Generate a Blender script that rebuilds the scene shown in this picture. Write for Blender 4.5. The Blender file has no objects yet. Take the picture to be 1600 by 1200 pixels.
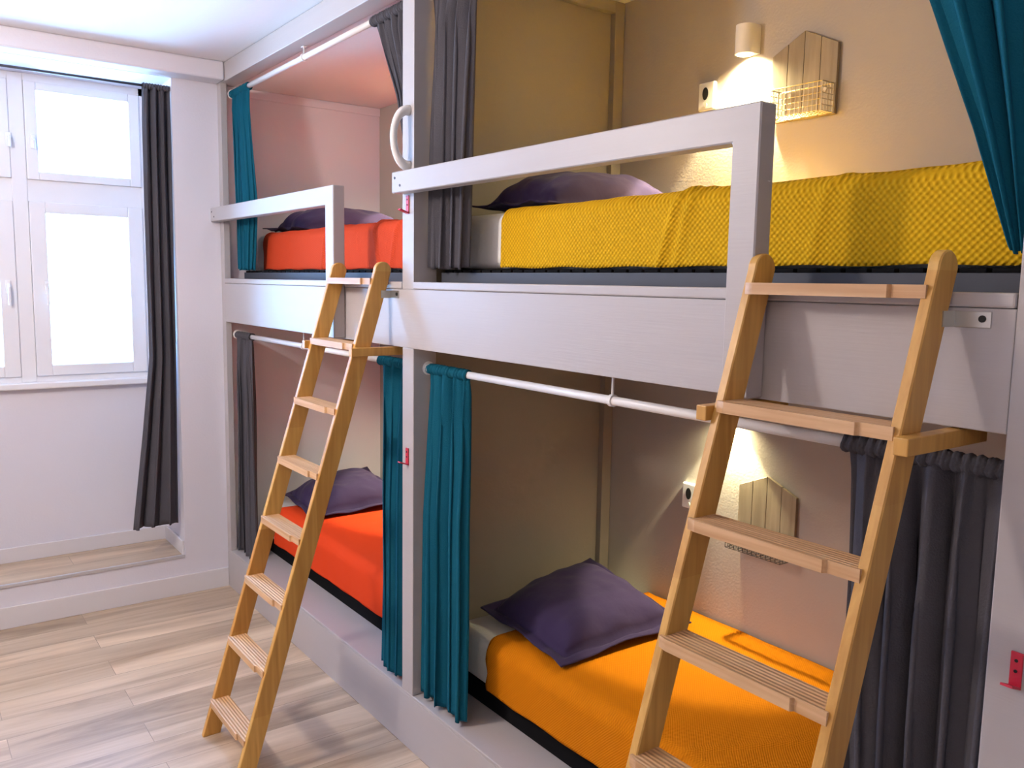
import bpy, bmesh, math, random
from mathutils import Vector, Matrix, noise
random.seed(7)
SC = bpy.context.scene
COL = SC.collection

# ------------------------------------------------------------------ camera
cam_d = bpy.data.cameras.new('camera'); cam = bpy.data.objects.new('camera', cam_d); COL.objects.link(cam)
SC.camera = cam
cam_d.sensor_width = 36.0; cam_d.lens = 1324.76 / 1600 * 36.0; cam_d.clip_start = 0.01
YAW, PITCH, ROLL = 0.9366, -0.1189, 0.0166
fw = Vector((-math.sin(YAW)*math.cos(PITCH), math.cos(YAW)*math.cos(PITCH), math.sin(PITCH)))
rt = Vector((math.cos(YAW), math.sin(YAW), 0)); up = rt.cross(fw)
r2 = rt*math.cos(ROLL) + up*math.sin(ROLL); u2 = -rt*math.sin(ROLL) + up*math.cos(ROLL)
mw = Matrix((r2, u2, -fw)).transposed().to_4x4(); mw.translation = Vector((4.66647, -1.465905, 1.725))
cam.matrix_world = mw

# ------------------------------------------------------------------ world and exposure
W = bpy.data.worlds.new('outdoors'); SC.world = W; W.use_nodes = True
bg = W.node_tree.nodes['Background']; bg.inputs[1].default_value = 21.0
_n = W.node_tree.nodes; _l = W.node_tree.links       # brighter below the horizon, added to lift the ceiling; dimmer blue above
_tc = _n.new('ShaderNodeTexCoord'); _sp = _n.new('ShaderNodeSeparateXYZ'); _cr = _n.new('ShaderNodeValToRGB'); _mr = _n.new('ShaderNodeMapRange')
_mr.inputs['From Min'].default_value = -1; _l.new(_tc.outputs['Generated'], _sp.inputs[0]); _l.new(_sp.outputs[2], _mr.inputs[0]); _l.new(_mr.outputs[0], _cr.inputs[0])
_cr.color_ramp.elements[0].position = 0.40; _cr.color_ramp.elements[0].color = (0.34, 0.63, 1.0, 1)
_cr.color_ramp.elements[1].position = 0.54; _cr.color_ramp.elements[1].color = (0.10, 0.24, 0.52, 1)
_l.new(_cr.outputs[0], bg.inputs[0])
SC.view_settings.view_transform = 'Standard'
try: SC.view_settings.look = 'None'
except Exception: pass
SC.view_settings.gamma = 1.0; SC.view_settings.use_curve_mapping = False
SC.view_settings.exposure = 1.0

def light(name, kind, loc, energy, color, **k):
    d = bpy.data.lights.new(name, kind); o = bpy.data.objects.new(name, d); COL.objects.link(o)
    o.location = loc; d.energy = energy; d.color = color
    for a, b in k.items():
        if a == 'rot': o.rotation_euler = b
        elif a == 'portal': d.cycles.is_portal = b
        else: setattr(d, a, b)
    return o
# daylight portal at the window, and two unseen pendant bulbs added as room fill
light('window_portal', 'AREA', (-0.46, -0.88, 1.95), 1, (1, 1, 1), shape='RECTANGLE', size=1.55, size_y=1.16, rot=(math.pi/2, 0, -math.pi/2), portal=True)
light('fill_bulb', 'POINT', (1.75, -1.85, 2.42), 51, (1.0, 0.87, 0.80), shadow_soft_size=0.12)
light('fill_bulb', 'POINT', (4.6, -2.3, 2.42), 8, (1.0, 0.80, 0.62), shadow_soft_size=0.12)

D = 0.956         # depth of the bunks
CEIL = 2.83
PI = math.pi

# ------------------------------------------------------------------ materials
def mat(name, col, rough=0.6, bump=0.0, bscale=60.0, var=0.0, vscale=4.0, metal=0.0, sheen=0.0, stretch=(1, 1, 1), spec=0.5):
    m = bpy.data.materials.new(name); m.use_nodes = True
    nt = m.node_tree; b = nt.nodes['Principled BSDF']
    b.inputs['Base Color'].default_value = (*col, 1); b.inputs['Roughness'].default_value = rough
    b.inputs['Metallic'].default_value = metal
    b.inputs['Specular IOR Level'].default_value = spec
    if sheen: b.inputs['Sheen Weight'].default_value = sheen; b.inputs['Sheen Roughness'].default_value = 0.4
    tc = nt.nodes.new('ShaderNodeTexCoord'); mp = nt.nodes.new('ShaderNodeMapping')
    mp.inputs['Scale'].default_value = stretch; nt.links.new(tc.outputs['Object'], mp.inputs[0])
    if var:
        n = nt.nodes.new('ShaderNodeTexNoise'); n.inputs['Scale'].default_value = vscale; n.inputs['Detail'].default_value = 5
        nt.links.new(mp.outputs[0], n.inputs['Vector'])
        r = nt.nodes.new('ShaderNodeMapRange'); r.inputs['To Min'].default_value = 1 - var; r.inputs['To Max'].default_value = 1 + var
        nt.links.new(n.outputs[0], r.inputs[0])
        mx = nt.nodes.new('ShaderNodeVectorMath'); mx.operation = 'SCALE'; mx.inputs[0].default_value = col
        nt.links.new(r.outputs[0], mx.inputs['Scale']); nt.links.new(mx.outputs[0], b.inputs['Base Color'])
    if bump:
        n2 = nt.nodes.new('ShaderNodeTexNoise'); n2.inputs['Scale'].default_value = bscale; n2.inputs['Detail'].default_value = 4
        nt.links.new(mp.outputs[0], n2.inputs['Vector'])
        bp = nt.nodes.new('ShaderNodeBump'); bp.inputs['Strength'].default_value = bump; bp.inputs['Distance'].default_value = 0.01
        nt.links.new(n2.outputs[0], bp.inputs['Height']); nt.links.new(bp.outputs[0], b.inputs['Normal'])
    return m

def math_node(nt, op, a, b=None):
    n = nt.nodes.new('ShaderNodeMath'); n.operation = op
    for i, v in enumerate((a, b)):
        if v is None: continue
        if isinstance(v, (int, float)): n.inputs[i].default_value = v
        else: nt.links.new(v, n.inputs[i])
    return n.outputs[0]

def waffle(name, col, col2, cell=0.022, strength=0.6, wrinkle=0.4, skew=False):
    m = bpy.data.materials.new(name); m.use_nodes = True
    nt = m.node_tree; b = nt.nodes['Principled BSDF']; b.inputs['Roughness'].default_value = 0.85
    b.inputs['Specular IOR Level'].default_value = 0.05
    tc = nt.nodes.new('ShaderNodeTexCoord'); sp = nt.nodes.new('ShaderNodeSeparateXYZ'); nt.links.new(tc.outputs['Object'], sp.inputs[0])
    nz = nt.nodes.new('ShaderNodeTexNoise'); nz.inputs['Scale'].default_value = 3; nt.links.new(tc.outputs['Object'], nz.inputs['Vector'])
    w = math_node(nt, 'MULTIPLY', nz.outputs[0], cell*1.5)
    k = 2*PI/cell
    u = math_node(nt, 'MULTIPLY', math_node(nt, 'ADD', sp.outputs[0], w), k)
    yz = math_node(nt, 'SUBTRACT', sp.outputs[2], sp.outputs[1])
    v = math_node(nt, 'MULTIPLY', math_node(nt, 'ADD', yz, w), k)
    if skew:
        a = math_node(nt, 'ADD', math_node(nt, 'MULTIPLY', u, .5), v); c = math_node(nt, 'SUBTRACT', math_node(nt, 'MULTIPLY', u, .5), v); u, v = a, c
    s = math_node(nt, 'MULTIPLY', math_node(nt, 'SINE', u), math_node(nt, 'SINE', v)) if not skew else math_node(nt, 'ADD', math_node(nt, 'MULTIPLY', math_node(nt, 'SINE', u), .5), math_node(nt, 'MULTIPLY', math_node(nt, 'SINE', v), .5))
    h = math_node(nt, 'ADD', math_node(nt, 'MULTIPLY', s, 0.5), 0.5)
    mx = nt.nodes.new('ShaderNodeMix'); mx.data_type = 'RGBA'
    mx.inputs[6].default_value = (*col2, 1); mx.inputs[7].default_value = (*col, 1)
    nt.links.new(h, mx.inputs[0]); nt.links.new(mx.outputs[2], b.inputs['Base Color'])
    n2 = nt.nodes.new('ShaderNodeTexNoise'); n2.inputs['Scale'].default_value = 14; n2.inputs['Detail'].default_value = 6
    nt.links.new(tc.outputs['Object'], n2.inputs['Vector'])
    hh = math_node(nt, 'ADD', h, math_node(nt, 'MULTIPLY', n2.outputs[0], wrinkle*4))
    bp = nt.nodes.new('ShaderNodeBump'); bp.inputs['Strength'].default_value = strength; bp.inputs['Distance'].default_value = 0.006
    nt.links.new(hh, bp.inputs['Height']); nt.links.new(bp.outputs[0], b.inputs['Normal'])
    return m

def wood(name, c1, c2, scale=9.0, stretch=(1, 1, 0.08), rough=0.45, rot=(0, 0, 0), joints=False):
    m = bpy.data.materials.new(name); m.use_nodes = True
    nt = m.node_tree; b = nt.nodes['Principled BSDF']; b.inputs['Roughness'].default_value = rough
    tc = nt.nodes.new('ShaderNodeTexCoord'); mp = nt.nodes.new('ShaderNodeMapping')
    mp.inputs['Scale'].default_value = stretch; mp.inputs['Rotation'].default_value = rot
    nt.links.new(tc.outputs['Object'], mp.inputs[0])
    n = nt.nodes.new('ShaderNodeTexNoise'); n.inputs['Scale'].default_value = scale*4; n.inputs['Detail'].default_value = 8; n.inputs['Distortion'].default_value = 0.6
    nt.links.new(mp.outputs[0], n.inputs['Vector'])
    n3 = nt.nodes.new('ShaderNodeTexNoise'); n3.inputs['Scale'].default_value = scale*.6
    nt.links.new(mp.outputs[0], n3.inputs['Vector'])
    f = math_node(nt, 'ADD', math_node(nt, 'MULTIPLY', n.outputs[0], .6), math_node(nt, 'MULTIPLY', n3.outputs[0], .4))
    cr = nt.nodes.new('ShaderNodeValToRGB'); cr.color_ramp.elements[0].position = 0.36; cr.color_ramp.elements[1].position = 0.64
    cr.color_ramp.elements[0].color = (*c2, 1); cr.color_ramp.elements[1].color = (*c1, 1)
    nt.links.new(f, cr.inputs[0]); nt.links.new(cr.outputs[0], b.inputs['Base Color'])
    if joints:
        sp = nt.nodes.new('ShaderNodeSeparateXYZ'); nt.links.new(tc.outputs['Object'], sp.inputs[0])
        side = math_node(nt, 'GREATER_THAN', sp.outputs[0], 0.0)
        zz = math_node(nt, 'FLOOR', math_node(nt, 'ADD', math_node(nt, 'MULTIPLY', sp.outputs[2], 2.6), math_node(nt, 'MULTIPLY', side, 0.43)))
        wn = nt.nodes.new('ShaderNodeTexWhiteNoise'); wn.noise_dimensions = '2D'; cb = nt.nodes.new('ShaderNodeCombineXYZ')
        nt.links.new(zz, cb.inputs[0]); nt.links.new(side, cb.inputs[1]); nt.links.new(cb.outputs[0], wn.inputs['Vector'])
        mm = nt.nodes.new('ShaderNodeMix'); mm.data_type = 'RGBA'; mm.blend_type = 'MULTIPLY'
        mm.inputs[7].default_value = (0.80, 0.66, 0.52, 1); nt.links.new(math_node(nt, 'POWER', wn.outputs[0], 2.0), mm.inputs[0])
        nt.links.new(cr.outputs[0], mm.inputs[6]); nt.links.new(mm.outputs[2], b.inputs['Base Color'])
    bp = nt.nodes.new('ShaderNodeBump'); bp.inputs['Strength'].default_value = 0.15; bp.inputs['Distance'].default_value = 0.003
    nt.links.new(n.outputs[0], bp.inputs['Height']); nt.links.new(bp.outputs[0], b.inputs['Normal'])
    return m

def floor_mat():
    m = bpy.data.materials.new('floor_oak_planks'); m.use_nodes = True
    nt = m.node_tree; b = nt.nodes['Principled BSDF']; b.inputs['Roughness'].default_value = 0.38
    tc = nt.nodes.new('ShaderNodeTexCoord'); mp = nt.nodes.new('ShaderNodeMapping')
    mp.inputs['Rotation'].default_value = (0, 0, PI/2); nt.links.new(tc.outputs['Object'], mp.inputs[0])
    br = nt.nodes.new('ShaderNodeTexBrick'); br.offset = 0.37; br.offset_frequency = 2
    br.inputs['Scale'].default_value = 1.0; br.inputs['Mortar Size'].default_value = 0.0012; br.inputs['Brick Width'].default_value = 1.2; br.inputs['Row Height'].default_value = 0.165
    br.inputs['Color1'].default_value = (0, 0, 0, 1); br.inputs['Color2'].default_value = (1, 1, 1, 1); br.inputs['Mortar'].default_value = (0.3, 0.3, 0.3, 1)
    nt.links.new(mp.outputs[0], br.inputs['Vector'])
    mp2 = nt.nodes.new('ShaderNodeMapping'); mp2.inputs['Scale'].default_value = (1, 0.09, 1); nt.links.new(tc.outputs['Object'], mp2.inputs[0])
    ad = nt.nodes.new('ShaderNodeVectorMath'); ad.operation = 'ADD'; nt.links.new(mp2.outputs[0], ad.inputs[0])
    sc = nt.nodes.new('ShaderNodeVectorMath'); sc.operation = 'SCALE'; sc.inputs['Scale'].default_value = 7.0
    nt.links.new(br.outputs['Color'], sc.inputs[0]); nt.links.new(sc.outputs[0], ad.inputs[1])
    n = nt.nodes.new('ShaderNodeTexNoise'); n.inputs['Scale'].default_value = 6.5; n.inputs['Detail'].default_value = 9; n.inputs['Roughness'].default_value = 0.62; n.inputs['Distortion'].default_value = 0.7
    nt.links.new(ad.outputs[0], n.inputs['Vector'])
    cr = nt.nodes.new('ShaderNodeValToRGB'); e = cr.color_ramp.elements
    e[0].position = 0.30; e[0].color = (0.29, 0.205, 0.135, 1); e[1].position = 0.70; e[1].color = (0.76, 0.61, 0.45, 1)
    x = e.new(0.5); x.color = (0.56, 0.425, 0.30, 1)
    nt.links.new(n.outputs[0], cr.inputs[0])
    rr = nt.nodes.new('ShaderNodeMapRange'); rr.inputs['To Min'].default_value = 0.82; rr.inputs['To Max'].default_value = 1.12
    nt.links.new(br.outputs['Color'], rr.inputs[0])
    vm = nt.nodes.new('ShaderNodeVectorMath'); vm.operation = 'SCALE'; nt.links.new(cr.outputs[0], vm.inputs[0]); nt.links.new(rr.outputs[0], vm.inputs['Scale'])
    mo = nt.nodes.new('ShaderNodeMix'); mo.data_type = 'RGBA'; mo.inputs[7].default_value = (0.16, 0.12, 0.09, 1)
    nt.links.new(vm.outputs[0], mo.inputs[6]); nt.links.new(math_node(nt, 'MULTIPLY', br.outputs['Fac'], .6), mo.inputs[0])
    nt.links.new(mo.outputs[2], b.inputs['Base Color'])
    return m

def glass_mat():
    m = bpy.data.materials.new('window_glass'); m.use_nodes = True
    nt = m.node_tree; nt.nodes.remove(nt.nodes['Principled BSDF']); out = nt.nodes['Material Output']
    t = nt.nodes.new('ShaderNodeBsdfTransparent'); g = nt.nodes.new('ShaderNodeBsdfGlossy'); g.inputs['Roughness'].default_value = 0.05
    fr = nt.nodes.new('ShaderNodeFresnel'); fr.inputs['IOR'].default_value = 1.3
    mx = nt.nodes.new('ShaderNodeMixShader'); nt.links.new(fr.outputs[0], mx.inputs[0]); nt.links.new(t.outputs[0], mx.inputs[1]); nt.links.new(g.outputs[0], mx.inputs[2])
    nt.links.new(mx.outputs[0], out.inputs[0]); return m

def emit_mat(name, col, s):
    m = bpy.data.materials.new(name); m.use_nodes = True
    b = m.node_tree.nodes['Principled BSDF']; b.inputs['Emission Color'].default_value = (*col, 1); b.inputs['Emission Strength'].default_value = s
    return m

M = dict(
    white_wall=mat('white_wall_paint', (0.70, 0.69, 0.755), 0.75, 0.06, 90, 0.02, 2),
    ceiling=mat('ceiling_paint', (0.78, 0.78, 0.80), 0.8, 0.05, 60),
    trim=mat('white_gloss_trim', (0.70, 0.68, 0.70), 0.4),
    taupe=mat('taupe_wall_paint', (0.44, 0.395, 0.345), 0.7, 0.10, 120, 0.04, 3),
    bunk=mat('light_grey_bunk_paint', (0.46, 0.43, 0.43), 0.42, 0.05, 30, 0.03, 6, stretch=(0.25, 1, 6)),
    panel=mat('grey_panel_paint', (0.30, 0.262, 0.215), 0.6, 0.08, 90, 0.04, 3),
    white=mat('white_plastic', (0.82, 0.81, 0.80), 0.35),
    frame=mat('window_frame_white', (0.80, 0.80, 0.82), 0.35),
    cream=mat('warm_white_lamp', (0.82, 0.79, 0.74), 0.5),
    sheet=mat('white_sheet', (0.86, 0.84, 0.79), 0.9, 0.35, 26, sheen=0.1),
    teal=mat('teal_curtain_fabric', (0.005, 0.100, 0.158), 0.9, 0.25, 260, 0.08, 6, sheen=0.0, spec=0.15),
    grey=mat('grey_curtain_fabric', (0.085, 0.081, 0.093), 0.92, 0.25, 260, 0.08, 6, sheen=0.0, spec=0.15),
    purple=mat('purple_pillow_fabric', (0.047, 0.032, 0.088), 0.9, 0.35, 16, 0.06, 8, sheen=0.1, spec=0.15),
    yellow=waffle('yellow_waffle_cloth', (0.86, 0.51, 0.020), (0.60, 0.32, 0.010), 0.0150, 0.6, 0.1),
    orange=waffle('orange_waffle_cloth', (0.70, 0.225, 0.006), (0.60, 0.18, 0.004), 0.009, 0.3, 0.15),
    red=waffle('red_orange_crinkled_cloth', (0.72, 0.085, 0.030), (0.60, 0.062, 0.022), 0.010, 0.4, 0.5),
    red2=waffle('red_orange_smooth_cloth', (0.80, 0.072, 0.018), (0.74, 0.062, 0.016), 0.008, 0.15, 0.15),
    slate=mat('slate_bed_base', (0.055, 0.062, 0.082), 0.6),
    black=mat('black_slats', (0.009, 0.009, 0.010), 0.9, spec=0.05),
    ladder=wood('pine_ladder_wood', (0.78, 0.47, 0.13), (0.56, 0.30, 0.065), 10, (1.2, 1.2, 0.07), 0.42, rot=(0.296, 0, 0), joints=True),
    rung=wood('rung_wood', (0.72, 0.47, 0.26), (0.52, 0.29, 0.13), 12, (0.06, 1.3, 1.3), 0.5),
    house=wood('weathered_plank_wood', (0.40, 0.325, 0.22), (0.25, 0.195, 0.125), 8, (1.2, 1.2, 0.12), 0.7),
    steel=mat('galvanised_steel', (0.55, 0.54, 0.50), 0.35, metal=1.0),
    alu=mat('aluminium_nosing', (0.66, 0.67, 0.70), 0.35, metal=0.7),
    wire=mat('brass_wire', (0.50, 0.42, 0.28), 0.4, metal=0.8),
    wire2=mat('dark_wire', (0.06, 0.055, 0.05), 0.45, metal=0.6),
    pink=mat('raspberry_red_metal', (0.62, 0.025, 0.06), 0.4),
    dark=mat('dark_slot', (0.01, 0.01, 0.01), 0.6),
    rod=mat('dark_curtain_rail', (0.05, 0.045, 0.055), 0.4),
    glass=glass_mat(), floor=floor_mat(),
    bulb=emit_mat('glowing_bulb', (1.0, 0.83, 0.52), 30.0),
    diffuser=emit_mat('lit_diffuser', (1.0, 0.88, 0.76), 6.0),
)
# grooves across the treads of the rungs
def tread_grooves(m):
    nt = m.node_tree; b = nt.nodes['Principled BSDF']; tc = nt.nodes.new('ShaderNodeTexCoord'); sp = nt.nodes.new('ShaderNodeSeparateXYZ')
    nt.links.new(tc.outputs['Object'], sp.inputs[0])
    s = math_node(nt, 'SINE', math_node(nt, 'MULTIPLY', sp.outputs[1], 2*PI/0.0105))
    bp = nt.nodes.new('ShaderNodeBump'); bp.inputs['Strength'].default_value = 0.35; bp.inputs['Distance'].default_value = 0.003
    nt.links.new(s, bp.inputs['Height']); nt.links.new(bp.outputs[0], b.inputs['Normal'])
tread_grooves(M['rung'])

# ------------------------------------------------------------------ mesh helpers
def obj(name, bm, m, parent=None, smooth=False, label=None):
    me = bpy.data.meshes.new(name); bmesh.ops.recalc_face_normals(bm, faces=bm.faces[:]); bm.to_mesh(me); bm.free()
    me.materials.append(M[m] if isinstance(m, str) else m)
    if smooth:
        for p in me.polygons: p.use_smooth = True
    o = bpy.data.objects.new(name, me); COL.objects.link(o)
    if parent: o.parent = parent; 
    if parent and parent.location.length > 0 and not parent.get('_local'):
        pass
    if label: o['label'] = label
    return o
def thing(name, label, cat, loc=(0, 0, 0), group=None):
    o = bpy.data.objects.new(name, None); o.empty_display_size = 0.1; COL.objects.link(o); o.location = loc
    o['label'] = label; o['category'] = cat
    if group: o['group'] = group
    return o
def tag(o, label, cat, group=None):
    o['label'] = label; o['category'] = cat
    if group: o['group'] = group
    return o
def struct(name, bm, m, parent=None):
    o = obj(name, bm, m, parent)
    if not parent: o['kind'] = 'structure'
    return o
def add_box(bm, x0, x1, y0, y1, z0, z1, bev=0.0, seg=2):
    r = bmesh.ops.create_cube(bm, size=1.0)
    vs = r['verts']
    for v in vs:
        v.co = Vector((x0 + (v.co.x + .5)*(x1-x0), y0 + (v.co.y + .5)*(y1-y0), z0 + (v.co.z + .5)*(z1-z0)))
    if bev:
        es = list({e for v in vs for e in v.link_edges})
        bmesh.ops.bevel(bm, geom=es, offset=bev, segments=seg, profile=0.5, affect='EDGES')
    return bm
def box(*a, **k): return add_box(bmesh.new(), *a, **k)
def add_prism(bm, pts, axis, a, b, bev=0.0):
    # pts: polygon in the other two axes
    def P(p, t):
        if axis == 'x': return Vector((t, p[0], p[1]))
        if axis == 'y': return Vector((p[0], t, p[1]))
        return Vector((p[0], p[1], t))
    v1 = [bm.verts.new(P(p, a)) for p in pts]; v2 = [bm.verts.new(P(p, b)) for p in pts]
    n = len(pts); bm.faces.new(v1); bm.faces.new(v2[::-1])
    for i in range(n): bm.faces.new((v1[i], v1[(i+1) % n], v2[(i+1) % n], v2[i]))
    if bev:
        bmesh.ops.recalc_face_normals(bm, faces=bm.faces[:])
        vs = set(v1+v2); es = [e for e in bm.edges if e.verts[0] in vs and e.verts[1] in vs]
        bmesh.ops.bevel(bm, geom=es, offset=bev, segments=1, affect='EDGES')
    return bm
def add_tube(bm, pts, r, seg=12, cap=True):
    pts = [Vector(p) for p in pts]; rings = []
    rs = r if isinstance(r, (list, tuple)) else [r]*len(pts)
    prev = None
    for i, p in enumerate(pts):
        t = (pts[min(i+1, len(pts)-1)] - pts[max(i-1, 0)]).normalized()
        if prev is None:
            a = Vector((0, 0, 1)) if abs(t.z) < .9 else Vector((1, 0, 0)); n = t.cross(a).normalized()
        else:
            n = (prev - t*prev.dot(t)).normalized()
        prev = n; b = t.cross(n)
        rings.append([bm.verts.new(p + (n*math.cos(2*PI*k/seg) + b*math.sin(2*PI*k/seg))*rs[i]) for k in range(seg)])
    for i in range(len(rings)-1):
        for k in range(seg): bm.faces.new((rings[i][k], rings[i][(k+1) % seg], rings[i+1][(k+1) % seg], rings[i+1][k]))
    if cap: bm.faces.new(rings[0]); bm.faces.new(rings[-1][::-1])
    return bm
def tube(pts, r, seg=12): return add_tube(bmesh.new(), pts, r, seg)
def sstep(t): t = max(0, min(1, t)); return t*t*(3-2*t)
def lerp_rows(rows, z):
    # rows sorted from high z to low
    if z >= rows[0][0]: return rows[0][1:]
    for a, b in zip(rows, rows[1:]):
        if z >= b[0]:
            t = (a[0]-z)/(a[0]-b[0]); return [p + (q-p)*t for p, q in zip(a[1:], b[1:])]
    return rows[-1][1:]

# ------------------------------------------------------------------ room shell
RX, RY = 6.4, -3.4
struct('floor', box(-0.0, RX, RY, 1.05, -0.06, 0.0), 'floor')
struct('ceiling', box(-0.5, RX, RY, 1.1, CEIL, CEIL+0.1), 'ceiling')
struct('wall_back', box(-0.1, RX, D, D+0.1, -0.06, CEIL), 'taupe')
struct('wall_right', box(RX, RX+0.1, RY, 1.1, -0.06, CEIL), 'white_wall')
struct('wall_rear', box(-0.5, RX, RY-0.1, RY, -0.06, CEIL), 'white_wall')
AY0, AY1 = -1.60, -0.232                # the window alcove
SILL = 1.165
bm = bmesh.new()
add_box(bm, -0.60, 0, AY1, D+0.1, -0.06, CEIL)
add_box(bm, -0.60, 0, RY, AY0, -0.06, CEIL)
add_box(bm, -0.60, 0, AY0, AY1, -0.06, 0.203)
add_box(bm, -0.60, 0, AY0, AY1, 2.737, CEIL)
struct('wall_left', bm, 'white_wall')
struct('wall_alcove', box(-0.60, -0.38, AY0, AY1, 0.203, SILL-0.035), 'white_wall')
struct('floor_alcove', box(-0.38, -0.002, AY0, AY1, 0.203, 0.215), 'floor')
struct('trim_1', box(-0.010, 0.006, AY0, AY1-0.001, 0.203, 0.221, bev=0.003), 'alu')           # nosing
struct('trim_2', box(0.0, 0.13, RY, 0.0, 2.737, CEIL, bev=0.010), 'white_wall')            # beam along the wall
struct('baseboard_left', box(0.0, 0.012, RY, -0.001, 0, 0.108, bev=0.003), 'trim')
struct('baseboard_alcove', box(-0.38, -0.368, AY0, AY1, 0.215, 0.295, bev=0.003), 'trim')
struct('baseboard_alcove_side', box(-0.368, -0.01, AY1-0.012, AY1, 0.215, 0.295, bev=0.003), 'trim')

# window: fixed frame, two casements below, transom lights above
win = bpy.data.objects.new('window_1', None); COL.objects.link(win); win['kind'] = 'structure'
WX0, WX1 = -0.46, -0.385
YL, YR, YM = -1.52, -0.275, -0.895
bm = bmesh.new()
add_box(bm, WX0, WX1, AY0, YL+0.05, SILL, 2.737)
add_box(bm, WX0, WX1, YR-0.03, AY1, SILL, 2.737)
add_box(bm, WX0, WX1, AY0, AY1, SILL, SILL+0.03)
add_box(bm, WX0, WX1, AY0, AY1, 2.70, 2.737)
add_box(bm, WX0, WX1-0.002, AY0, AY1, 2.10, 2.21)
add_box(bm, WX0, WX1+0.004, YM-0.03, YM+0.04, SILL, 2.737, bev=0.004)
obj('window_frame', bm, 'frame', win)
def sash(y0, y1, z0, z1, w, hy, hz, big):
    bm = bmesh.new(); X0, X1 = WX0+0.03, WX1+0.012
    for a in ((y0, y0+w, z0, z1), (y1-w, y1, z0, z1), (y0+w, y1-w, z0, z0+w*.75), (y0+w, y1-w, z1-w*.75, z1)):
        add_box(bm, X0, X1, a[0], a[1], a[2], a[3], bev=0.004)
    add_box(bm, WX0+0.004, WX0+0.029, y0-0.0008, y1+0.0008, z0-0.0008, z0+w*.5); add_box(bm, WX0+0.004, WX0+0.029, y0-0.0008, y1+0.0008, z1-w*.5, z1+0.0008); add_box(bm, WX0+0.004, WX0+0.029, y0-0.0008, y0+w*.6, z0, z1); add_box(bm, WX0+0.004, WX0+0.029, y1-w*.6, y1+0.0008, z0, z1)
    s = obj('casement' if big else 'transom_light', bm, 'frame', win)
    obj('pane', box(-0.432, -0.428, y0+w-.004, y1-w+.004, z0+w*.75-.004, z1-w*.75+.004), 'glass', s)
    bm = bmesh.new(); x = X1
    add_box(bm, x, x+0.008, hy-0.012, hy+0.012, hz-0.035, hz+0.035, bev=0.003)
    add_tube(bm, [(x+0.005, hy, hz+0.012), (x+0.03, hy, hz+0.012), (x+0.038, hy, hz), (x+0.038, hy, hz-0.09 if big else hz-0.04)], 0.007, 10)
    obj('handle', bm, 'white', s)
sash(YM+0.041, YR-0.031, SILL+0.031, 2.099, 0.075, -0.79, 1.66, True)
sash(YL+0.051, YM-0.031, SILL+0.031, 2.099, 0.075, -0.965, 1.66, True)
sash(YM+0.041, YR-0.031, 2.211, 2.699, 0.055, -0.822, 2.40, False)
sash(YL+0.051, YM-0.031, 2.211, 2.699, 0.055, -0.93, 2.40, False)
obj('window_sill', box(-0.46, -0.335, AY0, AY1, SILL-0.033, SILL, bev=0.006), 'frame', win)

# ------------------------------------------------------------------ the built-in bunk
X1, X1b, X2, X2b = 2.0128, 2.0915, 4.042, 4.17
ZP, ZF, ZL = 0.2168, 1.491, 1.722
bunk = thing('bunk_bed', 'light grey built-in double-decker bunk bed with four sleeping bays along the wall', 'bunk bed', (2.08, 0.0, 0))
def part(name, bm, m='bunk', label=None, parent=None, smooth=False):
    p = parent or bunk
    if p is bunk: bmesh.ops.translate(bm, verts=bm.verts[:], vec=(-2.08, 0, 0))
    o = obj(name, bm, m, p, smooth); 
    if label: o['label'] = label
    return o
for a, b in ((0.003, X2b),):
    part('plinth', box(a, b, 0.0, 0.03, 0, ZP-0.012, bev=0.002))
    part('lower_platform', box(a, b, 0.0, D-.002, ZP-0.012, ZP, bev=0.003))
part('end_post', box(0.002, 0.058, 0.0, 0.032, ZP, 2.737, bev=0.002))
bm = bmesh.new(); add_box(bm, X1, X1b, 0.0, 0.092, ZP, ZF, bev=0.003); add_box(bm, X1, X1b, 0.0, 0.092, 1.6965, CEIL-.002, bev=0.001)
part('centre_post', bm)
part('right_post', box(X2, X2b, 0.0, 0.092, ZP, CEIL-.002, bev=0.003))
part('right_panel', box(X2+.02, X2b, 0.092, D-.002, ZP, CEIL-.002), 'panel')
for z0, z1 in ((ZP, 1.655), (1.68, CEIL-.002)):
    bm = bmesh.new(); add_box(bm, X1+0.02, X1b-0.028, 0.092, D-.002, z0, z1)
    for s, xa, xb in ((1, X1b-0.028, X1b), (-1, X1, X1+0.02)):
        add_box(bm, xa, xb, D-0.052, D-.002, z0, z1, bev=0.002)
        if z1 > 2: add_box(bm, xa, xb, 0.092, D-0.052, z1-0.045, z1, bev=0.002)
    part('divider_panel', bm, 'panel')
part('fascia', box(0.058, X2, 0.0, 0.022, ZF, 1.696, bev=0.002))
for a, b in ((0.06, 1.49), (1.58, X1-0.001), (X1b+0.001, 3.478), (3.58, X2-0.001)):
    pass
part('ledge', box(0.06, X1-0.001, -0.004, 0.06, 1.697, ZL, bev=0.004))
part('ledge', box(X1b+0.001, X2-0.001, -0.004, 0.06, 1.697, ZL, bev=0.004))
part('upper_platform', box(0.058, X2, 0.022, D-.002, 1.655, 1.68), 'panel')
part('header', box(0.131, X1-.001, 0.0, 0.088, 2.733, CEIL-.002, bev=0.003))
part('header', box(X1b+.001, X2-.001, 0.0, 0.088, 2.733, CEIL-.002, bev=0.003))
part('bay_ceiling', box(0.003, X1, 0.088, D-.002, 2.737, 2.757), 'ceiling')
part('header_end', box(0.003, 0.131, 0.001, 0.088, 2.737, CEIL-.002), 'bunk')
struct('trim_3', box(0.0, 0.010, 0.04, D, 2.690, 2.736, bev=0.003), 'white_wall')
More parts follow.
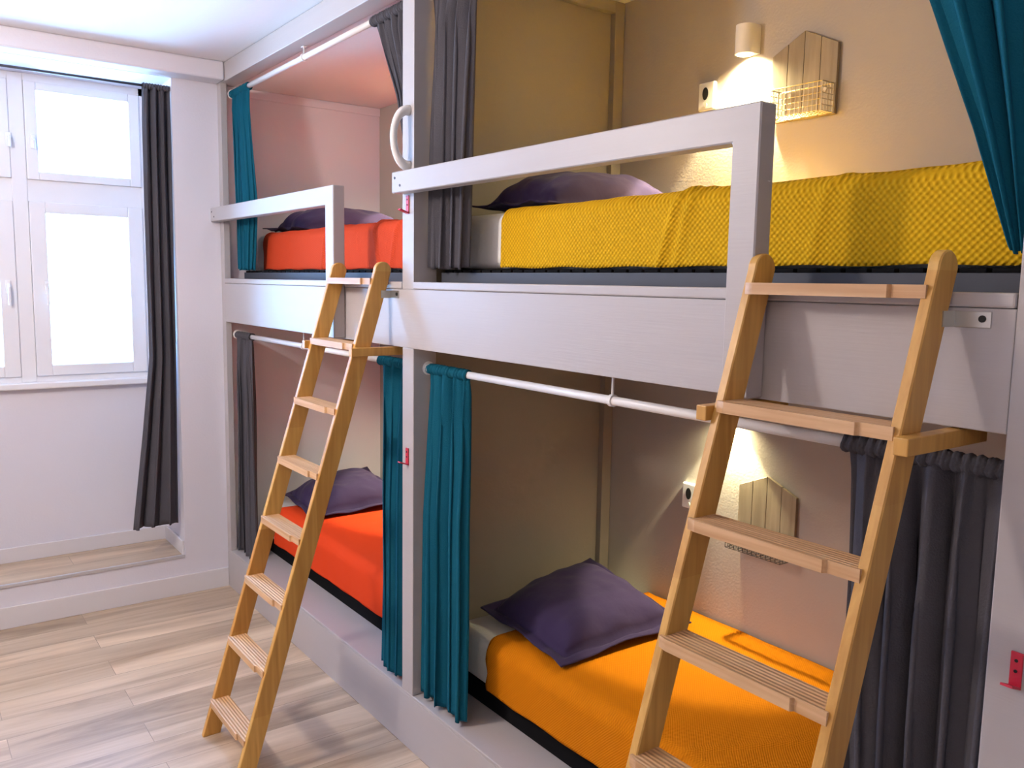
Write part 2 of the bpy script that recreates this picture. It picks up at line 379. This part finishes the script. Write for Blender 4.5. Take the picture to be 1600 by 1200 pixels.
# guard rails: top rail and upright
for xa, xb, w in ((0.0, 1.552, 0.075), (2.026, 3.563, 0.070)):
    bm = bmesh.new()
    Y0, Y1 = -0.050, -0.001; xb -= 0.004
    pts = [(xa, 2.022), (xb-w, 2.017), (xb-w, ZF+0.004), (xb, ZF+0.004), (xb, 2.091), (xa, 2.093)]
    add_prism(bm, pts, 'y', Y0, Y1, bev=0.003)
    g = part('guard_rail', bm)
    for sx, sz in ((0.022, 2.072), (0.058, 2.045)):
        obj('screw', tube([(xa+sx-2.08, Y0-0.0015, sz), (xa+sx-2.08, Y0+0.002, sz)], 0.0045, 10), 'slate', g)
# grab handle
pts = []; rs = []
for i in range(17):
    t = i/16; a = PI*t
    pts.append((2.056, 0.001 - 0.060*math.sin(a)**0.9, 2.208 + 0.093*math.cos(a))); rs.append(0.012 + 0.006*abs(math.cos(a))**4)
part('grab_handle', tube(pts, rs, 14), 'white', 'white arched grab handle', smooth=True)
# red hooks
for hx, hz in ((2.052, 1.955), (2.052, 1.072), (4.090, 1.074)):
    bm = bmesh.new(); add_box(bm, hx-0.0095, hx+0.0095, -0.004, 0.0, hz, hz+0.062, bev=0.001)
    add_prism(bm, [(-0.001, hz), (-0.001, hz+0.004), (-0.034, hz+0.016), (-0.035, hz+0.012)], 'x', hx-0.0095, hx+0.0095)
    o = part('coat_hook', bm, 'pink', 'raspberry red metal coat hook')
    for q in (0.03, 0.048): obj('screw', tube([(hx-2.08, -0.0035, hz+q), (hx-2.08, -0.0050, hz+q)], 0.003, 8), 'dark', o)

# ------------------------------------------------------------------ curtain rods
def rod(xa, xb, z, hx, ztop, label):
    t = thing('curtain_rod', label, 'curtain rod', ((xa+xb)/2, 0.06, z), 'white curtain rods of the bunk bays')
    cx = (xa+xb)/2
    obj('pole', tube([(xa-cx, 0, 0), (xb-cx, 0, 0)], 0.0122, 16), 'white', t, True)
    for x, s in ((xa, 1), (xb, -1)):
        obj('end_socket', tube([(x-cx, 0, 0), (x-cx+s*0.004, 0, 0), (x-cx+s*0.005, 0, 0), (x-cx+s*0.012, 0, 0)], [0.024, 0.024, 0.017, 0.017], 20), 'white', t)
    if hx:
        bm = tube([(hx-cx, 0, ztop-z), (hx-cx, 0, 0.015)], 0.0035, 8)
        add_tube(bm, [(hx-cx-0.006, 0, 0), (hx-cx+0.006, 0, 0)], 0.0165, 16)
        add_box(bm, hx-cx-0.014, hx-cx+0.014, -0.008, 0.008, ztop-z-0.003, ztop-z)
        obj('hanger', bm, 'white', t)
rod(0.06, X1-.001, 2.686, 1.02, 2.732, 'white curtain rod under the ceiling across the upper left bay')
rod(X1b+.001, X2-.001, 2.686, 3.05, 2.732, 'white curtain rod under the ceiling across the upper right bay')
rod(0.06, X1-.001, 1.421, 0.98, 1.654, 'white curtain rod across the lower left bay behind the far ladder')
rod(X1b+.001, X2-.001, 1.421, 3.04, 1.654, 'white curtain rod across the lower right bay, passing behind the near ladder')

# ------------------------------------------------------------------ curtains
def curtain(rows, zr, yr, folds, m, label, group=None, seed=0, axis='x', name='curtain', R=0.0165, sleeve=True):
    """rows: (z, a, b, depth offset, amplitude) from top to bottom; a..b along the rod"""
    bm = bmesh.new(); NU, NV = folds*16, 70
    zt, zb = zr-0.004, rows[-1][0]
    rnd = random.Random(seed); ph = rnd.random()*9
    wp = []                                    # uneven fold spacing
    def warp(u): return u + 0.055*math.sin(2*PI*u*1.3+ph) + 0.025*math.sin(2*PI*u*2.7+ph*2)
    w0, w1 = warp(0), warp(1)
    def P(u, z):
        a, b, dy, am = lerp_rows(rows, z)
        uu = (warp(u)-w0)/(w1-w0); f = 2*PI*folds*uu
        dn = (zt - z)/(zt-zb)
        drift = 0.6*math.sin(dn*2.2+ph+u*4)
        A = am*(0.72+0.35*math.sin(3.3*u*PI+ph+dn*1.3))
        w = (b-a)
        fx = a + w*uu + 0.20*w/folds*math.sin(2*f+drift)*min(1, dn*4)
        fx = min(max(fx, a), b)
        fy = dy + A*(math.sin(f+drift)+0.12*math.sin(2.3*f+1.3*drift))
        fine = 0.0035*math.sin(2*PI*folds*2.6*u+ph)*math.exp(-dn*9)
        n = noise.noise(Vector((u*5+seed, z*1.7, seed)))*0.006*min(1, dn*5)
        zz = z + (0.004*math.sin(f*0.7+ph) if z <= zb+1e-6 else 0)
        return (fx, yr+fy+fine+n, zz)
    grid = []
    for j in range(NV+1):
        t = j/NV; z = zt + (zb-zt)*t
        grid.append([P(i/NU, z) for i in range(NU+1)])
    mk = (lambda p: Vector(p)) if axis == 'x' else (lambda p: Vector((p[1], p[0], p[2])))
    vs = [[bm.verts.new(mk(p)) for p in row] for row in grid]
    for j in range(NV):
        for i in range(NU): bm.faces.new((vs[j][i], vs[j][i+1], vs[j+1][i+1], vs[j+1][i]))
    # gathered sleeve around the rod
    if sleeve:
        K = 14; rings = []
        N2 = NU*2
        a, b = rows[0][1], rows[0][2]
        for i in range(N2+1):
            u = i/N2; x = a+(b-a)*u
            r = R + 0.0022*math.sin(2*PI*folds*3.1*u+ph) + 0.0012*math.sin(2*PI*folds*7.3*u)
            rings.append([bm.verts.new(mk((x+0.002*math.sin(6*PI*k/K), yr+r*math.cos(2*PI*k/K), zr+r*math.sin(2*PI*k/K)-0.001))) for k in range(K)])
        for i in range(N2):
            for k in range(K): bm.faces.new((rings[i][k], rings[i+1][k], rings[i+1][(k+1) % K], rings[i][(k+1) % K]))
    o = obj(name, bm, m, None, True)
    s = o.modifiers.new('thick', 'SOLIDIFY'); s.thickness = 0.0022; s.offset = 0
    tag(o, label, 'curtain', group); return o
G1, G2 = 'teal curtains of the bunks', 'grey curtains of the bunks'
curtain([(2.69, 0.066, 0.325, 0, 0.010), (2.6, 0.066, 0.335, 0, 0.022), (2.1, 0.063, 0.40, 0, 0.024), (1.770, 0.068, 0.310, 0.012, 0.020)], 2.686, 0.06, 5, 'teal',
        'teal curtain at the left end of the upper left bay, beside the window wall', G1, 1)
curtain([(2.69, 1.68, 2.007, 0, 0.010), (2.62, 1.70, 2.005, 0.01, 0.022), (2.40, 1.80, 2.003, 0.03, 0.024), (2.14, 1.875, 2.003, 0.04, 0.026), (1.790, 1.915, 2.002, 0.05, 0.022)], 2.686, 0.06, 6, 'grey',
        'grey curtain pulled against the centre post in the upper left bay', G2, 2)
curtain([(2.69, 2.098, 2.40, 0, 0.010), (2.58, 2.105, 2.370, 0.0, 0.024), (2.2, 2.100, 2.345, 0.0, 0.026), (1.770, 2.100, 2.325, 0.0, 0.026)], 2.686, 0.06, 4, 'grey',
        'grey curtain just right of the centre post behind the upper guard rail', G2, 3)
curtain([(2.69, 3.62, 4.035, 0, 0.010), (2.60, 3.66, 4.035, 0.0, 0.022), (2.23, 3.83, 4.035, 0.0, 0.026), (2.0, 3.925, 4.035, 0.0, 0.02), (1.86, 3.975, 4.035, 0.0, 0.014), (1.79, 4.000, 4.036, 0.0, 0.010)], 2.686, 0.06, 3, 'teal',
        'teal curtain swept to the right post above the yellow bedspread', G1, 4)
curtain([(1.43, 0.066, 0.295, 0, 0.010), (1.36, 0.066, 0.30, 0.0, 0.018), (0.9, 0.067, 0.31, 0.0, 0.024), (0.225, 0.070, 0.34, -0.005, 0.026)], 1.421, 0.06, 5, 'grey',
        'grey curtain at the left end of the lower left bay, by the window wall', G2, 5)
curtain([(1.43, 1.735, 2.005, 0, 0.010), (1.36, 1.738, 2.004, 0.0, 0.018), (0.9, 1.76, 2.002, -0.018, 0.020), (0.228, 1.79, 2.000, -0.032, 0.020)], 1.421, 0.06, 4, 'teal',
        'teal curtain left of the centre post in the lower left bay', G1, 6)
curtain([(1.43, 2.100, 2.352, 0, 0.010), (1.36, 2.105, 2.358, 0.0, 0.020), (0.9, 2.100, 2.37, -0.018, 0.024), (0.232, 2.10, 2.385, -0.022, 0.024)], 1.421, 0.06, 4, 'teal',
        'teal curtain right of the centre post in the lower right bay', G1, 7)
curtain([(1.43, 3.72, 4.034, 0, 0.010), (1.36, 3.725, 4.034, 0.0, 0.022), (0.9, 3.75, 4.034, -0.010, 0.032), (0.240, 3.80, 4.03, -0.02, 0.036)], 1.421, 0.06, 5, 'grey',
        'grey curtain at the right end of the lower right bay, behind the near ladder', G2, 8)
# long curtain in front of the window alcove
curtain([(2.70, -0.365, -0.236, 0, 0.016), (2.5, -0.37, -0.237, 0, 0.030), (1.3, -0.375, -0.240, 0.0, 0.034), (0.9, -0.42, -0.242, 0.0, 0.034), (0.395, -0.487, -0.245, 0.0, 0.036)], 2.686, -0.03, 3, 'grey',
        'long charcoal curtain hanging at the right side of the window alcove', None, 9, axis='y', R=0.013)
r = thing('curtain_rail', 'thin dark curtain rail across the top of the window alcove', 'curtain rail', (-0.03, AY1, 2.686))
obj('pole', tube([(0, 0, 0), (0, AY0-AY1, 0)], 0.0065, 12), 'rod', r, True)
obj('end_bracket', tube([(0, -0.001, 0), (0, -0.010, 0)], 0.014, 14), 'rod', r)

# ------------------------------------------------------------------ beds
def mattress(x0, x1, z0, z1, label, y0=0.165, y1=0.945):
    bm = box(0, x1-x0, 0, y1-y0, 0, z1-z0, bev=0.035, seg=5)
    bmesh.ops.subdivide_edges(bm, edges=[e for e in bm.edges if e.calc_length() > 0.25], cuts=14, use_grid_fill=True)
    for v in bm.verts: v.co += Vector((0, 1, 1))*noise.noise(v.co*6+Vector((x0, 0, z0)))*0.004; v.co.z = max(v.co.z, 0.0)
    o = obj('mattress', bm, 'sheet', None, True); o.location = (x0, y0, z0)
    tag(o, label, 'mattress', 'white sheeted mattresses'); return o
def bedspread(x0, x1, z0, z1, m, label, y0=0.165, y1=0.945, seed=0, creases=()):
    """cloth over the mattress, hanging down its front side"""
    prof = []; r = 0.045; g = 0.007; T = 0.005
    yf, zt = y0-g, z1+g
    n = 12
    for i in range(n): prof.append((yf, z0+0.002+(zt-r-z0-0.002)*i/n, -1, 0))
    for i in range(9):
        a = PI/2*i/8; prof.append((yf+r-r*math.cos(a), zt-r+r*math.sin(a), -math.cos(a), math.sin(a)))
    for i in range(1, 19): prof.append((yf+r+(y1-yf-r)*i/18, zt, 0, 1))
    NX = 150; bm = bmesh.new(); outer = []; inner = []
    for i in range(NX+1):
        t = i/NX; x = x0+(x1-x0)*t; ro, ri = [], []
        for k, (y, z, ny, nz) in enumerate(prof):
            d = noise.noise(Vector((x*5, y*5+seed, z*5)))*0.0035+abs(noise.noise(Vector((x*9+3*z, seed, z*2+y*3))))*0.004
            for cx, sl, am in creases: d += am*math.exp(-((x-cx-sl*(z-z0)-0.5*(y-y0))/0.012)**2)
            d += 0.0022*max(0, 1-t*60)
            wob = 0.003+0.002*math.sin(x*23+seed) if k == 0 else 0
            xx = x + (0.010*noise.noise(Vector((k*.25, seed, 1))) if i == 0 else 0)
            ro.append(bm.verts.new((xx, y+ny*(d+T), z+nz*(d+T)+wob))); ri.append(bm.verts.new((xx, y+ny*d*0.2, z+nz*d*0.2+wob)))
        outer.append(ro); inner.append(ri)
    K = len(prof)
    for i in range(NX):
        for k in range(K-1):
            bm.faces.new((outer[i][k], outer[i+1][k], outer[i+1][k+1], outer[i][k+1]))
            bm.faces.new((inner[i][k], inner[i][k+1], inner[i+1][k+1], inner[i+1][k]))
        bm.faces.new((outer[i][0], inner[i][0], inner[i+1][0], outer[i+1][0])); bm.faces.new((outer[i][K-1], outer[i+1][K-1], inner[i+1][K-1], inner[i][K-1]))
    for i in (0, NX):
        for k in range(K-1):
            bm.faces.new((outer[i][k], outer[i][k+1], inner[i][k+1], inner[i][k]))
    o = obj('bedspread', bm, m, None, True); tag(o, label, 'bedspread'); return o
def bed_base(x0, x1, z0, z1, label, y0=0.16):
    t = thing('bed_base', label, 'bed base', (x0, y0, z0), 'dark bed bases under the mattresses')
    L, w = x1-x0, 0.945-y0; h = z1-z0
    bm = bmesh.new(); fh = h-0.010
    for a in ((0, L, 0, 0.03), (0, L, w-0.03, w), (0, 0.03, 0.03, w-0.03), (L-0.03, L, 0.03, w-0.03)): add_box(bm, a[0], a[1], a[2], a[3], 0, fh, bev=0.002)
    obj('frame', bm, 'slate' if z0 > 1 else 'black', t)
    bm = bmesh.new(); n = 33
    for i in range(n):
        x = 0.02+(L-0.04-0.048)*i/(n-1); add_box(bm, x, x+0.048, 0.002, w-0.002, fh, h-0.001, bev=0.002)
    o = obj('slats', bm, 'black', t)
for x0, x1, zb, nm in ((0.075, 2.005, 0, 'left'), (2.10, 4.030, 0, 'right')):
    pass
MU0, MU1, ML0, ML1 = 1.767, 1.953, 0.296, 0.478
bed_base(0.075, 1.995, 1.681, MU0-.001, 'dark slatted bed base in the upper left bay', 0.10)
bed_base(2.11, 4.020, 1.681, MU0-.001, 'dark slatted bed base in the upper right bay', 0.10)
bed_base(0.075, 1.995, ZP, ML0-.001, 'dark slatted bed base in the lower left bay', 0.18)
bed_base(2.11, 4.020, ZP, ML0-.001, 'dark slatted bed base in the lower right bay', 0.18)
mattress(0.08, 1.995, MU0, MU1, 'white sheeted mattress in the upper left bay')
mattress(2.115, 4.015, MU0, MU1, 'white sheeted mattress in the upper right bay')
mattress(0.08, 1.995, ML0, ML1, 'white sheeted mattress in the lower left bay')
mattress(2.115, 4.015, ML0, ML1, 'white sheeted mattress in the lower right bay')
bedspread(0.235, 1.998, MU0, MU1, 'red', 'red-orange crinkled bedspread in the upper left bay', seed=1, creases=((0.99, 0.25, 0.012), (1.06, .2, 0.007), (1.55, -.3, 0.010), (1.64, .3, 0.008)))
bedspread(2.395, 4.020, MU0, MU1, 'yellow', 'yellow waffle-weave bedspread in the upper right bay', seed=2, creases=((3.10, 0.35, 0.010), (3.16, .25, 0.006), (3.55, .2, .004)))
bedspread(0.32, 1.998, ML0, ML1, 'red2', 'smooth red-orange bedspread in the lower left bay', seed=3)
bedspread(2.345, 4.020, ML0, ML1, 'orange', 'orange bedspread in the lower right bay', seed=4, creases=((3.2, 0.1, 0.004),))

# pillows
def pillow(label, corners, puff=0.075, seed=0, wr=1.0):
    """corners: the four corners in order; a padded cushion with a flat border"""
    c = [Vector(p) for p in corners]; ctr = sum(c, Vector())/4
    N = 84; bm = bmesh.new()
    nrm = ((c[1]-c[0]).cross(c[3]-c[0])).normalized()
    if nrm.z < 0: nrm = -nrm
    FL = 0.86
    def base(s, t):
        u, v = (s+1)/2, (t+1)/2
        p = c[0]*(1-u)*(1-v)+c[1]*u*(1-v)+c[2]*u*v+c[3]*(1-u)*v
        # edges pulled in between the corners
        k = 0.055
        p += (ctr-p)*k*((1-s*s)*t*t+(1-t*t)*s*s)
        return p
    def h(s, t):
        a = max(0, 1-(abs(s)/FL)**3.2); b = max(0, 1-(abs(t)/FL)**3.2)
        return puff*(a**0.55)*(b**0.55)
    top, bot = [], []
    for j in range(N+1):
        rt_, rb = [], []
        for i in range(N+1):
            s, t = -1+2*i/N, -1+2*j/N
            p = base(s, t); hh = h(s, t)
            e = max(abs(s), abs(t))
            n = noise.noise(Vector((s*2.2+seed, t*2.2, seed)))*0.010*wr + noise.noise(Vector((s*6+seed, t*5, seed)))*0.004*wr
            radial = math.sin(9*math.atan2(t, s)+seed)*0.004*wr*sstep((e-0.5)/0.35)*(1-sstep((e-0.86)/0.1))
            fl = (0.006*math.sin(7*s+5*t+seed) if e > FL else 0)*(e-FL)/(1-FL)
            crease = -0.011*math.exp(-((e-FL)/0.018)**2)
            rt_.append(bm.verts.new(p+nrm*(hh+n*(1 if e < FL else .5)+radial+fl+0.004+crease)))
            rb.append(bm.verts.new(p+nrm*(-hh*0.32+fl+n*(0 if e < FL else .5)-0.001)))
        top.append(rt_); bot.append(rb)
    for j in range(N):
        for i in range(N):
            bm.faces.new((top[j][i], top[j][i+1], top[j+1][i+1], top[j+1][i])); bm.faces.new((bot[j][i], bot[j+1][i], bot[j+1][i+1], bot[j][i+1]))
    per = [(0, i) for i in range(N)]+[(j, N) for j in range(N)]+[(N, N-i) for i in range(N)]+[(N-j, 0) for j in range(N)]
    for q in range(len(per)):
        (a, b), (c2, d) = per[q], per[(q+1) % len(per)]
        bm.faces.new((top[a][b], bot[a][b], bot[c2][d], top[c2][d]))
    rest = 1.9705 if ctr.z > 1.5 else 0.4955
    for v in bm.verts:
        v.co -= Vector((ctr.x, ctr.y, 0)); v.co.z = max(v.co.z, rest)
    o = obj('pillow', bm, 'purple', None, True); o.location = (ctr.x, ctr.y, 0)
    tag(o, label, 'pillow', 'dark purple pillows'); return o
pillow('dark purple pillow on the orange bedspread in the lower right bay', [(2.16, 0.25, 0.515), (2.685, 0.205, 0.506), (2.70, 0.80, 0.520), (2.125, 0.82, 0.60)], 0.098, 1)
pillow('dark purple pillow on the red-orange bedspread in the lower left bay', [(0.13, 0.27, 0.515), (0.665, 0.215, 0.506), (0.67, 0.80, 0.520), (0.095, 0.82, 0.60)], 0.098, 5)
pillow('dark purple pillow at the head of the yellow bedspread, upper right bay', [(2.12, 0.20, 1.990), (2.57, 0.20, 1.978), (2.59, 0.92, 1.980), (2.12, 0.92, 2.00)], 0.118, 9, 1.6)
pillow('dark purple pillow at the head of the crinkled red-orange bedspread, upper left bay', [(0.09, 0.20, 1.990), (0.54, 0.20, 1.978), (0.56, 0.92, 1.980), (0.09, 0.92, 2.00)], 0.118, 13, 1.6)

# ------------------------------------------------------------------ ladders
def make_ladder(x0, label):
    w = 0.39; y0 = -0.60
    t = thing('bunk_ladder', label, 'ladder', (x0+w/2, y0, 0))
    S = 0.305; dp = 0.066; TH = 0.021
    def stile_bm(xa, xb):
        top = 1.792; pts = [(0, 0), (dp, 0)]
        yc = S*(top-0.03)+dp/2; R = dp/2-0.001
        for i in range(13):
            a = i*PI/12; pts.append((yc+R*math.cos(a), top-R+R*math.sin(a)))
        bm = bmesh.new(); add_prism(bm, pts, 'x', xa, xb, bev=0.0025); return bm
    for xa in (-w/2, w/2-TH):
        obj('stile', stile_bm(xa, xa+TH), 'ladder', t)
    for z in (1.733, 1.500, 1.272, 1.047, 0.822, 0.598, 0.372, 0.141):
        yf = S*z-0.006
        bm = bmesh.new(); a = w/2-TH
        pts = [(-a, yf+0.064), (-a, yf+0.0055), (-a-0.010, yf+0.0055), (-a-0.010, yf-0.002), (-a+0.012, yf-0.008), (a-0.055, yf-0.008), (a-0.05, yf-0.001), (a+0.010, yf-0.001), (a+0.010, yf+0.0055), (a, yf+0.0055), (a, yf+0.064)]
        add_prism(bm, pts, 'z', z-0.023, z)
        obj('rung', bm, 'rung', t)
    za = 1.458
    for xa in (-w/2-0.026, w/2):
        yf = S*za-0.012
        obj('spacer_arm', box(xa, xa+0.026, yf, 0.60+0.10, za, za+0.030, bev=0.002), 'ladder', t)
    bm = bmesh.new(); xo = w/2
    add_box(bm, xo, xo+0.062, 0.600-0.0025, 0.600-0.0005, 1.663, 1.690, bev=0.0008)
    add_box(bm, xo, xo+0.0022, 0.56, 0.5985, 1.663, 1.690)
    b = obj('bracket', bm, 'steel', t)
    bm = bmesh.new(); add_tube(bm, [(xo+0.048, 0.5955, 1.678), (xo+0.048, 0.598, 1.678)], 0.006, 12)
    obj('screw', bm, 'dark', b)
    return t
make_ladder(1.537, 'far pine ladder leaning on the bunk between window wall and centre post')
make_ladder(3.553, 'near pine ladder in the right foreground, leaning on the right-hand bunk')

# ------------------------------------------------------------------ wall lamps, sockets and house shelves
def wall_lamp(x, z0, power, label):
    t = thing('wall_lamp', label, 'wall lamp', (x, D, z0), 'white cylinder reading lamps')
    H, R, yc = 0.094, 0.034, -0.037
    seg = 40; bm = bmesh.new()
    # outline: flat back on the wall, round front; hollow bore open at both ends is closed on top
    def outl(r, back):
        pts = []
        for k in range(seg):
            a = 2*PI*k/seg; px, py = r*math.cos(a), yc+r*math.sin(a)
            if math.sin(a) > 0: py = yc + (back-yc)*min(1, math.sin(a)*1.6); px = r*(1 if math.cos(a) > 0 else -1)*min(1, abs(math.cos(a))*1.6)
            pts.append((px, py))
        return pts
    o1, i1 = outl(R, -0.001), [( (R-0.005)*math.cos(2*PI*k/seg), yc+(R-0.005)*math.sin(2*PI*k/seg)) for k in range(seg)]
    ob = [bm.verts.new((p[0], p[1], 0)) for p in o1]; ot = [bm.verts.new((p[0], p[1], H)) for p in o1]
    ib = [bm.verts.new((p[0], p[1], 0)) for p in i1]; it = [bm.verts.new((p[0], p[1], H-0.012)) for p in i1]
    for k in range(seg):
        q = (k+1) % seg
        bm.faces.new((ob[k], ob[q], ot[q], ot[k])); bm.faces.new((ib[k], it[k], it[q], ib[q])); bm.faces.new((ob[k], ib[k], ib[q], ob[q]))
    bm.faces.new(ot); bm.faces.new(it[::-1])
    obj('lamp_body', bm, 'cream', t)
    bm = bmesh.new(); bmesh.ops.create_uvsphere(bm, u_segments=16, v_segments=10, radius=0.018)
    for v in bm.verts: v.co += Vector((0, yc, H-0.032))
    obj('bulb', bm, 'bulb', t, True)
    l = light('reading_light', 'SPOT', (x, D+yc, z0+0.006), power, (1.0, 0.90, 0.56), spot_size=math.radians(82), spot_blend=0.22, shadow_soft_size=0.012)
    l = light('reading_glow', 'SPOT', (x, D+yc, z0+0.006), power*(0.6 if z0 > 2 else 0.4), (1.0, 0.88, 0.52), spot_size=math.radians(150), spot_blend=1.0, shadow_soft_size=0.02)
wall_lamp(2.722, 2.504, 42, 'white cylinder reading lamp glowing on the wall of the upper right bay')
wall_lamp(2.722, 1.264, 17, 'white cylinder reading lamp in the lower right bay, hidden behind the near ladder')
wall_lamp(0.70, 2.502, 24, 'white cylinder reading lamp in the upper left bay behind the curtain')
wall_lamp(0.70, 1.262, 20, 'white cylinder reading lamp in the lower left bay behind the curtain')

def socket(x, z, label):
    t = thing('wall_socket', label, 'wall socket', (x, D, z), 'white wall sockets')
    bm = box(-0.037, 0.037, -0.018, 0.0, 0, 0.098, bev=0.006, seg=3); obj('plate', bm, 'white', t)
    bm = bmesh.new(); n = 24
    pts = [(-0.004+0.014*math.cos(2*PI*k/n)*(1 if math.cos(2*PI*k/n) > 0 else .85), 0.058+0.022*math.sin(2*PI*k/n)) for k in range(n)]
    add_prism(bm, pts, 'y', -0.0195, -0.017); obj('slot', bm, 'dark', t)
    bm = tube([(0.0, -0.0182, 0.018), (0.0, -0.0200, 0.018)], 0.007, 14); obj('button', bm, 'cream', t)
socket(2.541, 2.350, 'white wall socket beside the lit lamp in the upper right bay')
socket(2.541, 0.885, 'white wall socket partly behind the near ladder in the lower right bay')

def house(x, z, w, he, hp, bx, bz, wirem, label):
    t = thing('wall_shelf', label, 'wall shelf', (x, D, z), 'house-shaped plank shelves with wire baskets')
    bm = bmesh.new(); n = 4
    for i in range(n):
        a, b = -w/2+w*i/n+0.0008, -w/2+w*(i+1)/n-0.0008
        f = lambda q: he+(hp-he)*(1-abs(q)/(w/2))
        add_prism(bm, [(a, 0), (b, 0), (b, f(b)), (a, f(a))], 'y', -0.016, -0.004, bev=0.0008)
    for zz in (0.05, he-0.03): add_box(bm, -w/2+.01, w/2-.01, -0.004, 0.0, zz, zz+0.02)
    obj('backboard', bm, 'house', t)
    bm = bmesh.new(); r = 0.0011
    x0, x1, z0, z1, yb, yf = bx[0], bx[1], bz[0], bz[1], -0.019, -0.078
    def L(a, b, rr=r): add_tube(bm, [a, b], rr, 5)
    nx, nz, ny = 12, 5, 4
    for i in range(nx+1):
        q = x0+(x1-x0)*i/nx; L((q, yf, z0), (q, yf, z1)); L((q, yf, z0), (q, yb, z0))
    for i in range(nz+1):
        q = z0+(z1-z0)*i/nz; L((x0, yf, q), (x1, yf, q))
        for X in (x0, x1): L((X, yf, q), (X, yb, q))
    for i in range(1, ny+1):
        q = yf+(yb-yf)*i/ny; L((x0, q, z0), (x1, q, z0))
        for X in (x0, x1): L((X, q, z0), (X, q, z1))
    for a, b in (((x0, yb), (x1, yb)), ((x0, yf), (x1, yf)), ((x0, yf), (x0, yb)), ((x1, yf), (x1, yb))):
        L((a[0], a[1], z1), (b[0], b[1], z1), 0.0019)
    o = obj('wire_basket', bm, wirem, t)
    for X in (x0+0.03, x1-0.03): obj('fixing', tube([(X, -0.0155, z1-0.012), (X, -0.0195, z1-0.012)], 0.006, 10), wirem, t)
house(2.941, 2.264, 0.243, 0.214, 0.274, (-0.075, 0.115), (0.004, 0.092), 'wire', 'plank house-shaped shelf with wire basket beside the upper lit lamp')
house(2.888, 0.820, 0.238, 0.206, 0.257, (-0.118, 0.112), (-0.012, 0.072), 'wire2', 'plank house-shaped shelf with dark wire basket seen through the near ladder')

# ------------------------------------------------------------------ pendant fittings out of view, added to carry the fill bulbs
for lx, ly, lb in ((1.75, -1.85, 'unseen pendant lamp added for warm room light, nearer the window'), (4.6, -2.3, 'unseen pendant lamp added as fill from the right, farther from the window')):
    t = thing('fill_pendant', lb, 'pendant lamp', (lx, ly, 2.42), 'unseen pendants added for fill')
    obj('canopy', tube([(0, 0, CEIL-2.42-0.03), (0, 0, CEIL-2.42-0.001)], 0.05, 24), 'white', t)
    obj('cord', tube([(0, 0, 0.14), (0, 0, CEIL-2.42-0.02)], 0.004, 8), 'white', t)
    obj('socket_cap', tube([(0, 0, 0.115), (0, 0, 0.15)], 0.03, 20), 'white', t)
